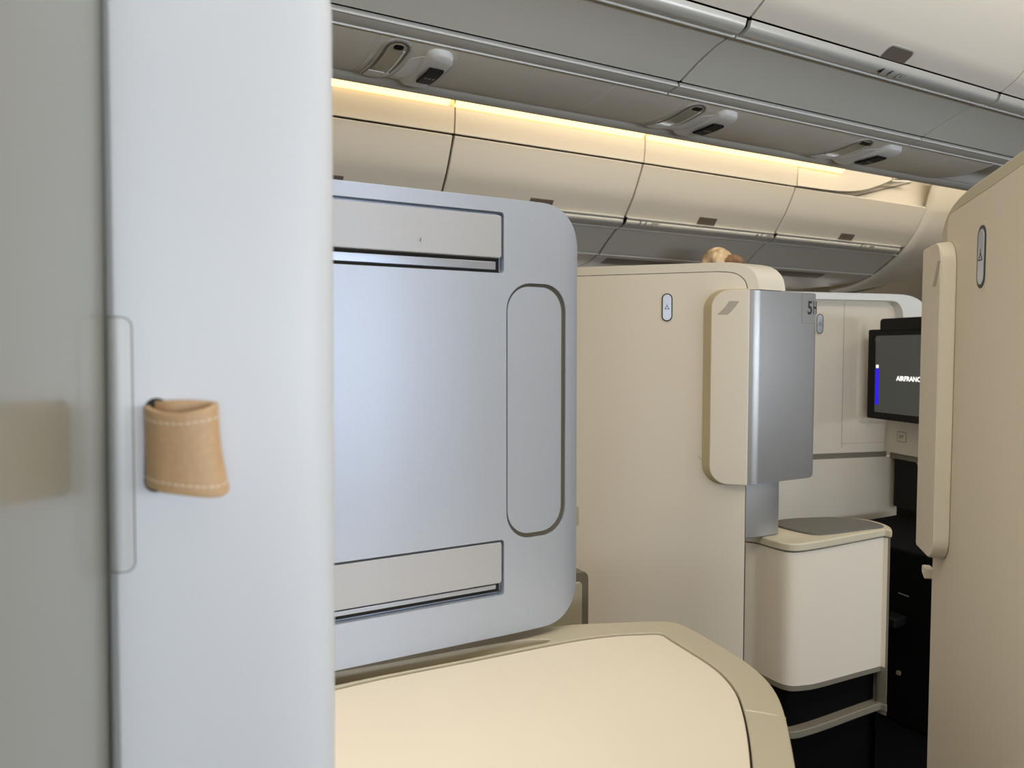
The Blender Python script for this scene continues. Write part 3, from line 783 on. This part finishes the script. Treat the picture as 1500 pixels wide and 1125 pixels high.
for i in range(len(xs_)-1):
    x0, x1 = xs_[i], xs_[i+1]
    if i in lit:
        t = thing('reading_lamp_panel', lit[i], 'reading light', ((x0+x1)/2, 1.575, Z(.66)), 'ceiling reading lamp panels')
    else:
        t = thing('service_panel', where[i], 'ceiling panel', ((x0+x1)/2, 1.575, Z(.66)), 'plain ceiling service panels')
    box('panel_housing', (x0+.02, 1.50, Z(.660)), (x1-.02, 1.66, Z(1.22)), M['gap'], t)
    yz_solid('panel_face', smooth_curve(PSU, 6), x0+.0016, x1-.0016, .012, M['psu'], t, .0018, (0, 1))
    yz_solid('panel_edge', smooth_curve([(y, z+.0006) for y, z in PSU], 4), x1-.0014, x1+.0012, .010, M['white'], t, 0, (0, 1))
    if i in lit:
        w = x1-x0
        a0 = x0+w*.09; a1 = x0+w*.42
        ring = rnd(rect(a0, 1.468, a1, 1.688), w*.16, 8)
        ceil_patch('lamp_frame', ring, .0030, M['lip'], t, .006)
        ceil_patch('lamp_well', inset(ring, .004), .0036, M['latch'], t, .006)
        ceil_patch('lamp_lens', inset(ring, .010), .0044, M['lens'], t, .006)
        gl = inset(ring, .007)
        ceil_patch('lens_tip', [(x, max(y, 1.618)) for x, y in gl], .0056, M['white'], t, .004)
        ceil_patch('lamp_bulb', rnd(rect(a0+.020, 1.482, a1-.020, 1.498), .006), .0052, M['black'], t, .004)
        ceil_patch('lens_bar', rect(a1-.016, 1.50, a1-.0125, 1.66), .0060, M['white'], t, .004)
        sc = rnd([(x0+w*.47, 1.53), (x0+w*.68, 1.50), (x0+w*.80, 1.68), (x0+w*.47, 1.68)], .010)
        ceil_patch('scoop', sc, .0008, M['white'], t, .004)
        W = [(x0+w*.60, 1.474), (x0+w*.95, 1.474), (x0+w*.95, 1.685), (x0+w*.60, 1.685)]
        bm = bmesh.new()
        lo = rnd(W, [.020, .03, .012, .012], 5); NR = 5; lay = []
        for k in range(NR):
            f = k/(NR-1); e = math.sin(f*PI/2)
            ring_ = []
            for x, y in lo:
                hx = x0+w*.70+(x-x0-w*.60)*.70; hy = 1.480+(y-1.474)*.92
                X_ = x+(hx-x)*f; Y_ = y+(hy-y)*f
                ring_.append(bm.verts.new((X_, Y_, Z(psu_z(min(Y_, 1.69))+.002-.014*e))))
            lay.append(ring_)
        n_ = len(lo)
        for a, b in zip(lay, lay[1:]):
            for k in range(n_): bm.faces.new((a[k], a[(k+1) % n_], b[(k+1) % n_], b[k]))
        fb = bm.faces.new(lay[-1]); fa = bm.faces.new(list(reversed(lay[0])))
        bmesh.ops.triangulate(bm, faces=[fa, fb])
        blk = link('sign_wedge', bm, M['white'], t, 0, ang=70)
        sg = ceil_patch('sign', rect(x0+w*.735, 1.535, x0+w*.915, 1.618), .0140, M['black'], blk, .006)
        for dx in (-.009, .0, .009):
            ceil_patch('sign_symbol', rnd(rect(x0+w*.825+dx-.003, 1.574, x0+w*.825+dx+.003, 1.583), .002), .0146, M['ink_grey'], sg, .001, rows=4)
# long valance closing the centre ceiling towards the far aisle
def st(name, o): o['kind'] = 'structure'; o.name = name; return o
st('trim_1', yz_solid('trim_1', [(1.6955, .6410), (1.705, .6345), (1.722, .6310), (1.745, .6340), (1.756, .643), (1.760, .70), (1.760, 1.21)], -2.0, 6.0, .012, M['rail'], None, .001, (-.5, .8)))
st('trim_2', yz_solid('trim_2', [(1.408, .662), (1.455, .660), (1.470, .660)], -1.8, 5.8, .01, M['gap'], None, 0, (0, 1)))

# ---- side bins beyond the far aisle
F_UP = [(2.640, 1.02), (2.632, .95), (2.633, .90), (2.640, .832)]
F_DOOR = [(2.645, .825), (2.668, .778), (2.708, .703), (2.745, .652), (2.776, .612)]
F_LIP = [(2.784, .608), (2.774, .602), (2.773, .590), (2.784, .579), (2.806, .572), (2.829, .570)]
F_UND = [(2.834, .571), (2.875, .5435), (2.915, .5160), (2.975, .4700)]
F_PSU = [(2.990, .4690), (3.04, .4450), (3.12, .4300), (3.30, .4200), (3.62, .42)]
OUTF = (-1, -.3)
def far_bin(x0, x1, label, tags, last=False):
    b = thing('overhead_bin', label, 'overhead bin', ((x0+x1)/2, 3.1, Z(1.22)), 'side overhead bins beyond the far aisle')
    g = .005
    if not last:
        yz_solid('upper_panel', smooth_curve(F_UP, 4), x0+.0025, x1-.0025, .012, M['bin_far'], b, .002, (1, 0))
    yz_solid('bin_door', smooth_curve(F_DOOR, 6), x0+g, x1-g, .018, M['bin_far'], b, .003, (1, .3))
    core = [(2.72, 1.19), (2.72, .83), (2.70, .80), (2.70, .77), (2.73, .70), (2.80, .615), (2.84, .60), (2.92, .54), (2.985, .49), (3.0, .50), (3.62, .50), (3.62, 1.19)]
    link('bin_core', bm_prism([(x0, y, Z(z)) for y, z in core], (x1-x0, 0, 0)), M['gap'], b)
    yz_solid('bin_lip', smooth_curve(F_LIP, 4), x0+.008, x1-(.05 if last else .012), .012, M['lip'], b, .002, (.6, 1))
    yz_solid('lip_edge', [(2.818, .5690), (2.826, .5655), (2.834, .5665)], x0+g, x1-g, .006, M['white'], b, .0015, (0, 1))
    yz_solid('bin_underside', smooth_curve(F_UND, 5), x0+g, x1-g, .012, M['bin_under'], b, .003, (.2, 1))
    link('rail_ridge', tube_bm([(x0+g, 2.981, Z(.4665)), (x1-g, 2.981, Z(.4665))], .0045, 8), M['white'], b)
    yz_solid('service_panel', smooth_curve(F_PSU, 4), x0+g, x1-g, .012, M['psu'], b, .002, (0, 1))
    yz_solid('dark_grille', [(3.012, .4565), (3.04, .4430), (3.075, .4350)], x0+.07, x1-.40, .006, M['taupe_dark'], b, .001, (0, 1))
    xc = (x0+x1)/2
    yz_solid('latch', seg_profile(F_DOOR, .206, .249, .0016, OUTF), xc-.058, xc+.058, .008, M['latch'], b, .003, (1, .3))
    for xt, num in tags:
        q, t, n = on_profile(F_LIP, .030, (-.5, -1))
        t = -t
        o = Vector((xt, q.x+n.x*.002, Z(q.y+n.y*.002)))
        text('row_label', num, o, (1, 0, 0), (0, t.x, t.y), .030, M['ink_grey'], b, .0003, .0006)
        text('row_label', 'f', o+Vector((.035, 0, 0)), (1, 0, 0), (0, t.x, t.y), .030, M['ink_grey'], b, .0003, .0006)
        PL = Plane(o+Vector((.095, 0, 0)), (1, 0, 0), (0, t.x, t.y), (0, n.x, n.y))
        slab('seat_icon', PL, rnd(rect(-.022, .002, .022, .018), .004), .0006, .001, M['psu'], b)
far_bin(-.65, .27, 'cream side overhead bin hidden behind the white door', [])
far_bin(.27, 1.193, 'cream side overhead bin farthest left, just right of the white door', [])
far_bin(1.193, 2.115, 'cream side overhead bin above the right end of the grey divider', [])
far_bin(2.115, 3.096, 'cream side overhead bin above the blonde head', [(2.19, '3'), (2.95, '4')])
far_bin(3.096, 4.196, 'cream side overhead bin farthest along, ending at a rounded cream fairing', [(3.78, '5')], last=True)
# cut-away upper panel of the last bin and what shows behind it
cove = thing('cove_panel', 'cream cove panel with a rising lower edge above the farthest side bin', 'ceiling panel', (3.5, 2.65, Z(1.2)))
UPl = Plane((0, 2.635, CAMZ), (1, 0, 0))
low = [(3.10, .833), (3.35, .836), (3.50, .846), (3.62, .866), (3.75, .905), (3.855, .945)]
slab('panel_face', UPl, smooth_curve(low, 4)+[(3.855, 1.19), (3.10, 1.19)], 0, .012, M['bin_far'], cove, .002)
slab('panel_extension', UPl, [(3.868, .950), (4.22, 1.02), (4.22, 1.19), (3.868, 1.19)], 0, .012, M['bin_far'], cove, .002)
slab('edge_strip', UPl, [(3.855, .937), (4.02, .950), (4.02, .958), (3.855, .945)], .002, .01, M['white'], cove)
slab('back_panel', Plane((0, 2.690, CAMZ), (1, 0, 0)), [(3.10, .80), (4.60, .80), (4.60, 1.19), (3.10, 1.19)], 0, .01, M['bin_far'], cove)
slab('dark_strip', Plane((0, 2.688, CAMZ), (1, 0, 0)), [(3.62, .838), (4.10, .962), (4.10, .970), (3.60, .842)], .001, .003, M['taupe_dark'], cove)
# rounded fairing closing the row of bins
fair = thing('bin_fairing', 'smooth cream curved fairing closing the side bins above the monitor', 'ceiling panel', (4.7, 3.1, Z(1.1)))
prof = smooth_curve([(2.60, 1.00), (2.625, .90), (2.645, .825), (2.668, .778), (2.708, .703), (2.775, .610), (2.86, .535), (2.97, .462), (3.12, .40), (3.30, .375)], 4)
bm = bmesh.new(); rows_ = []
NX = 14
for i in range(NX+1):
    s = i/NX; x = 4.204+1.3*s
    row = []
    for k, (y, z) in enumerate(prof):
        tt = k/(len(prof)-1)
        lift = s**1.5*.28*tt
        row.append((x, y+.10*s*s, z+lift))
    rows_.append([bm.verts.new((x, y, Z(z))) for x, y, z in row])
for a, b in zip(rows_, rows_[1:]):
    for k in range(len(prof)-1): bm.faces.new((a[k], a[k+1], b[k+1], b[k]))
box('fairing_bracket', (4.30, 2.70, Z(.90)), (4.36, 2.78, Z(1.22)), M['taupe_dark'], fair)
fo = link('fairing_skin', bm, M['bin_far'], fair)
md = fo.modifiers.new('thick', 'SOLIDIFY'); md.thickness = .02; md.offset = -1
link('fairing_edge', tube_bm([r[-1].co if False else Vector((4.204+1.3*i/NX, 3.30+.10*(i/NX)**2, Z(.375+(i/NX)**1.5*.28))) for i, r in enumerate([0]*(NX+1))], .012, 8), M['taupe_dark'], fair)

# ---- warm light strips of the far cove
for i, (x0, x1) in enumerate(((-.60, .27), (.275, 1.165), (1.185, 2.095), (2.115, 3.42))):
    w = ['hidden behind the white door', 'farthest left beside the white door', 'middle run above the grey divider', 'longest run, above the blonde head'][i]
    t = thing('cove_light', 'warm glowing cove light strip, '+w, 'light strip', ((x0+x1)/2, 2.60, Z(.99)), 'warm cove light strips above the side bins')
    yz_solid('light_diffuser', [(2.598, .968), (2.604, .944), (2.628, .929)], x0+.004, x1-.004, .006, M['led'], t, .001, (0, 1))
    yz_solid('light_housing', [(2.590, .985), (2.594, .972), (2.632, .972)], x0, x1, .012, M['white'], t, 0, (0, 1))

# ================================================================== person in the far aisle
def skin_body(name, chains, m, parent, sub=2, root=0):
    verts = []; edges = []; rad = []; idx = {}
    for ch in chains:
        prev = None
        for key, p, r in ch:
            if key not in idx: idx[key] = len(verts); verts.append(Vector(p)-wloc(parent)); rad.append(r)
            if prev is not None and (prev, idx[key]) not in edges: edges.append((prev, idx[key]))
            prev = idx[key]
    me = bpy.data.meshes.new(name); me.from_pydata([tuple(v) for v in verts], edges, [])
    o = bpy.data.objects.new(name, me); COL.objects.link(o); o.parent = parent
    me.materials.append(m)
    sk = o.modifiers.new('skin', 'SKIN'); sk.use_smooth_shade = True
    for i, v in enumerate(me.skin_vertices[0].data):
        r = rad[i]; v.radius = r if isinstance(r, tuple) else (r, r)
        v.use_root = (i == root)
    sb = o.modifiers.new('sub', 'SUBSURF'); sb.levels = sub; sb.render_levels = sub
    return o
hp = Plane((2.60, 2.60, CAMZ), (.695, -.719, 0))
hc = hp.at(1054, 395)
px_, py_ = hc.x, hc.y
per = thing('person', 'person with blonde hair tied back, only the hair showing above the 5H shell', 'person', (px_, py_, 0))
H = Vector((px_, py_, 0))
sx = Vector((.695, -.719, 0)); fy = Vector((.719, .695, 0))     # sideways / facing away from the viewer
def B(a, b, z): return H+sx*a+fy*b+Vector((0, 0, z))
TOPZ = 1.575
ch = [[('pel', B(0, 0, .84), (.14, .10)), ('bel', B(0, .01, .97), (.125, .09)), ('che', B(0, 0, 1.15), (.14, .10)), ('shc', B(0, -.01, 1.27), (.10, .075)), ('nek', B(0, 0, 1.335), .05), ('nk2', B(0, .01, 1.38), .048),
       ('chin', B(0, .035, 1.405), (.050, .055)), ('hd', B(0, .02, 1.47), (.070, .085)), ('hd2', B(0, .01, 1.53), (.055, .065))]]
for s in (-1, 1):
    ch.append([('shc', 0, 0), (f'sh{s}', B(.155*s, -.01, 1.25), .052), (f'el{s}', B(.20*s, -.01, .99), .038), (f'wr{s}', B(.20*s, .06, .775), .026), (f'pm{s}', B(.20*s, .075, .71), (.020, .034))])
    ch.append([('pel', 0, 0), (f'hp{s}', B(.085*s, 0, .76), .085), (f'kn{s}', B(.09*s, .01, .44), .055), (f'an{s}', B(.09*s, -.01, .09), .036), (f'ft{s}', B(.09*s, .06, .035), (.036, .030)), (f'to{s}', B(.09*s, .15, .025), (.034, .020))])
    for k, (dx, L) in enumerate(((-.022, .062), (-.008, .072), (.008, .070), (.021, .058))):
        ch.append([(f'pm{s}', 0, 0), (f'f{s}{k}a', B(.20*s, .075+dx, .675), .0095), (f'f{s}{k}b', B(.20*s-.008*s, .078+dx, .675-L*.55), .008), (f'f{s}{k}c', B(.20*s-.02*s, .08+dx, .675-L), .007)])
    ch.append([(f'pm{s}', 0, 0), (f't{s}a', B(.19*s, .115, .70), .010), (f't{s}b', B(.185*s, .130, .665), .0085)])
seen = {}
body = skin_body('body', ch, M['skin'], per)
for nm, (a, b, z), r in (('nose', (0, .118, 1.468), .012), ('ear', (-.078, .02, 1.465), .016), ('ear', (.078, .02, 1.465), .016)):
    bm = bmesh.new(); bmesh.ops.create_uvsphere(bm, u_segments=10, v_segments=8, radius=r); bmesh.ops.translate(bm, vec=B(a, b, z), verts=bm.verts); link(nm, bm, M['skin'], per)
cl = [[('a', B(0, 0, .80), (.165, .12)), ('b', B(0, .01, .97), (.145, .108)), ('c', B(0, 0, 1.15), (.158, .118)), ('d', B(0, -.01, 1.26), (.115, .088)), ('e', B(0, 0, 1.315), .062)]]
for s in (-1, 1):
    cl.append([('d', 0, 0), (f's{s}', B(.155*s, -.01, 1.25), .062), (f'e{s}', B(.20*s, -.01, .99), .048), (f'w{s}', B(.20*s, .055, .80), .036)])
skin_body('jacket', cl, M['cloth'], per)
tr = [[('p', B(0, 0, .84), (.15, .115))]]
for s in (-1, 1): tr.append([('p', 0, 0), (f'h{s}', B(.085*s, 0, .76), .095), (f'k{s}', B(.09*s, .01, .44), .068), (f'n{s}', B(.09*s, -.01, .10), .052)])
skin_body('trousers', tr, M['cloth'], per)
# swept hair cap with strands and the darker tied end on the right
def hair_lump(name, c0, size, m, seed, amp):
    bm = bmesh.new(); bmesh.ops.create_uvsphere(bm, u_segments=56, v_segments=36, radius=1)
    for v in bm.verts:
        c = v.co.copy(); lat = math.sqrt(max(0, 1-c.z*c.z)); ang = math.atan2(c.y, c.x)
        rr = 1+lat*(amp*math.sin(ang*7+c.z*3+seed)+amp*.6*math.sin(ang*19-c.z*4+seed*2))+.05*c.z*math.sin(c.x*6+seed)*lat
        v.co = B(c0[0]+c.x*size[0]*rr, c0[1]+c.y*size[1]*rr, c0[2]+c.z*size[2])
    return link(name, bm, m, per)
hair_lump('hair', (-.010, 0, 1.484), (.080, .100, .104), M['hair'], 0, .055)
hair_lump('hair_bun', (.052, -.03, 1.500), (.062, .060, .048), M['hair2'], 1.3, .05)
# ================================================================== cabin shell
def plane_box(name, a, b, m):
    o = box(name, a, b, m); o['kind'] = 'structure'; return o
XA, XB, YA, YB = -1.9, 5.9, -1.25, 3.75
plane_box('floor', (XA, YA, -.05), (XB, YB, 0), M['carpet'])
plane_box('ceiling', (XA, YA, Z(1.22)), (XB, YB, Z(1.27)), M['ceil'])
plane_box('wall_far', (XA, YB, 0), (XB, YB+.05, Z(1.27)), M['wall'])
plane_box('wall_rear', (XA-.05, YA-.05, 0), (XA, YB+.05, Z(1.27)), M['wall'])
plane_box('wall_front', (XB, YA-.05, 0), (XB+.05, YB+.05, Z(1.27)), M['wall'])
wn = plane_box('wall_near', (XA, YA-.06, 0), (XB, YA, Z(1.27)), M['wall'])
wx = [-1.35, -.80, -.25, .30, .85, 1.40, 1.95, 2.5, 3.05]
for i, x in enumerate(wx):
    WP = Plane((0, YA, CAMZ), (1, 0, 0))
    hole = rnd(rect(x-.14, -.16, x+.14, .26), .10, 8)
    boolean(wn, bm_prism([(a, YA-.1, Z(b)) for a, b in hole], (0, .2, 0)))
    wf = link('window_%d' % (i+1), bm_prism([(a, YA-.05, Z(b)) for a, b in hole], (0, .006, 0)), M['glass']); wf['kind'] = 'structure'
wn['kind'] = 'structure'
wx2 = [.9, 1.45, 2.0, 2.55, 3.1, 3.65, 4.2, 4.75]
wfar = bpy.data.objects['wall_far']
for i, x in enumerate(wx2):
    hole = rnd(rect(x-.14, -.16, x+.14, .26), .10, 8)
    boolean(wfar, bm_prism([(a, YB-.1, Z(b)) for a, b in hole], (0, .2, 0)))
    wf = link('window_%d' % (i+len(wx)+1), bm_prism([(a, YB+.044, Z(b)) for a, b in hole], (0, .006, 0)), M['shade']); wf['kind'] = 'structure'
wfar['kind'] = 'structure'

# ================================================================== lights of the cabin
def area(name, loc, size, energy, color, rot):
    l = bpy.data.lights.new(name, 'AREA'); l.shape = 'RECTANGLE'; l.size = size[0]; l.size_y = size[1]
    l.energy = energy; l.color = color
    o = bpy.data.objects.new(name, l); COL.objects.link(o); o.location = loc; o.rotation_euler = rot
    return o
def aim(o, d):
    o.rotation_euler = Vector(d).to_track_quat('-Z', 'Y').to_euler()
WARM = (1.0, .84, .62); WW = (1.0, .92, .80); COOL = (.82, .90, 1.0)
# daylight through the window row (behind the viewer)
for x in wx:
    o = area('window_daylight', (x, YA-.03, Z(.05)), (.26, .38), 4.4 if x < .8 else 6.6, COOL, (0, 0, 0)); aim(o, (0, 1, .45))
for x in wx2:
    o = area('window_daylight', (x, YB+.03, Z(.05)), (.26, .38), .7, (.9, .94, 1.0), (0, 0, 0)); aim(o, (0, -1, -.5))
# far cove: washes the side bins from the strip
o = area('cove_wash', (2.4, 2.20, Z(1.16)), (5.4, .10), 8.0, WARM, (0, 0, 0)); o.rotation_euler = Vector((0, .62, -.6)).to_track_quat('-Z', 'X').to_euler()
o.rotation_euler = (math.radians(38), 0, 0)
# aisle ceiling light above the near aisle
o = area('aisle_ceiling_light', (1.1, .25, Z(1.19)), (5.8, .30), 23.0, WW, (0, 0, 0))
o = area('rear_fill_light', (-1.1, 1.3, Z(1.19)), (1.0, 1.4), 18.0, WW, (0, 0, 0))  # unseen panel at the rear, added as fill for the right seat shell
o = area('far_aisle_ceiling_light', (3.2, 2.2, Z(1.19)), (4.0, .25), 9.0, WW, (0, 0, 0))

w = bpy.data.worlds.new('cabin_air'); bpy.context.scene.world = w; w.use_nodes = True
w.node_tree.nodes['Background'].inputs[0].default_value = (.6, .7, .9, 1); w.node_tree.nodes['Background'].inputs[1].default_value = .3

# ================================================================== camera
cd = bpy.data.cameras.new('camera'); cam = bpy.data.objects.new('camera', cd); COL.objects.link(cam)
cd.sensor_width = 36; cd.lens = 36*F/1500; cd.clip_start = .02; cd.clip_end = 60
cam.matrix_world = Matrix((rt, up, -fw)).transposed().to_4x4(); cam.location = EYE
cd.dof.use_dof = True; cd.dof.focus_distance = 1.25; cd.dof.aperture_fstop = 8.5
sc = bpy.context.scene; sc.camera = cam
sc.view_settings.view_transform = 'Standard'; sc.view_settings.look = 'None'
sc.view_settings.exposure = .50; sc.view_settings.gamma = 1; sc.view_settings.use_curve_mapping = False
sc.cycles.use_denoising = True; sc.cycles.max_bounces = 8; sc.cycles.sample_clamp_indirect = 6
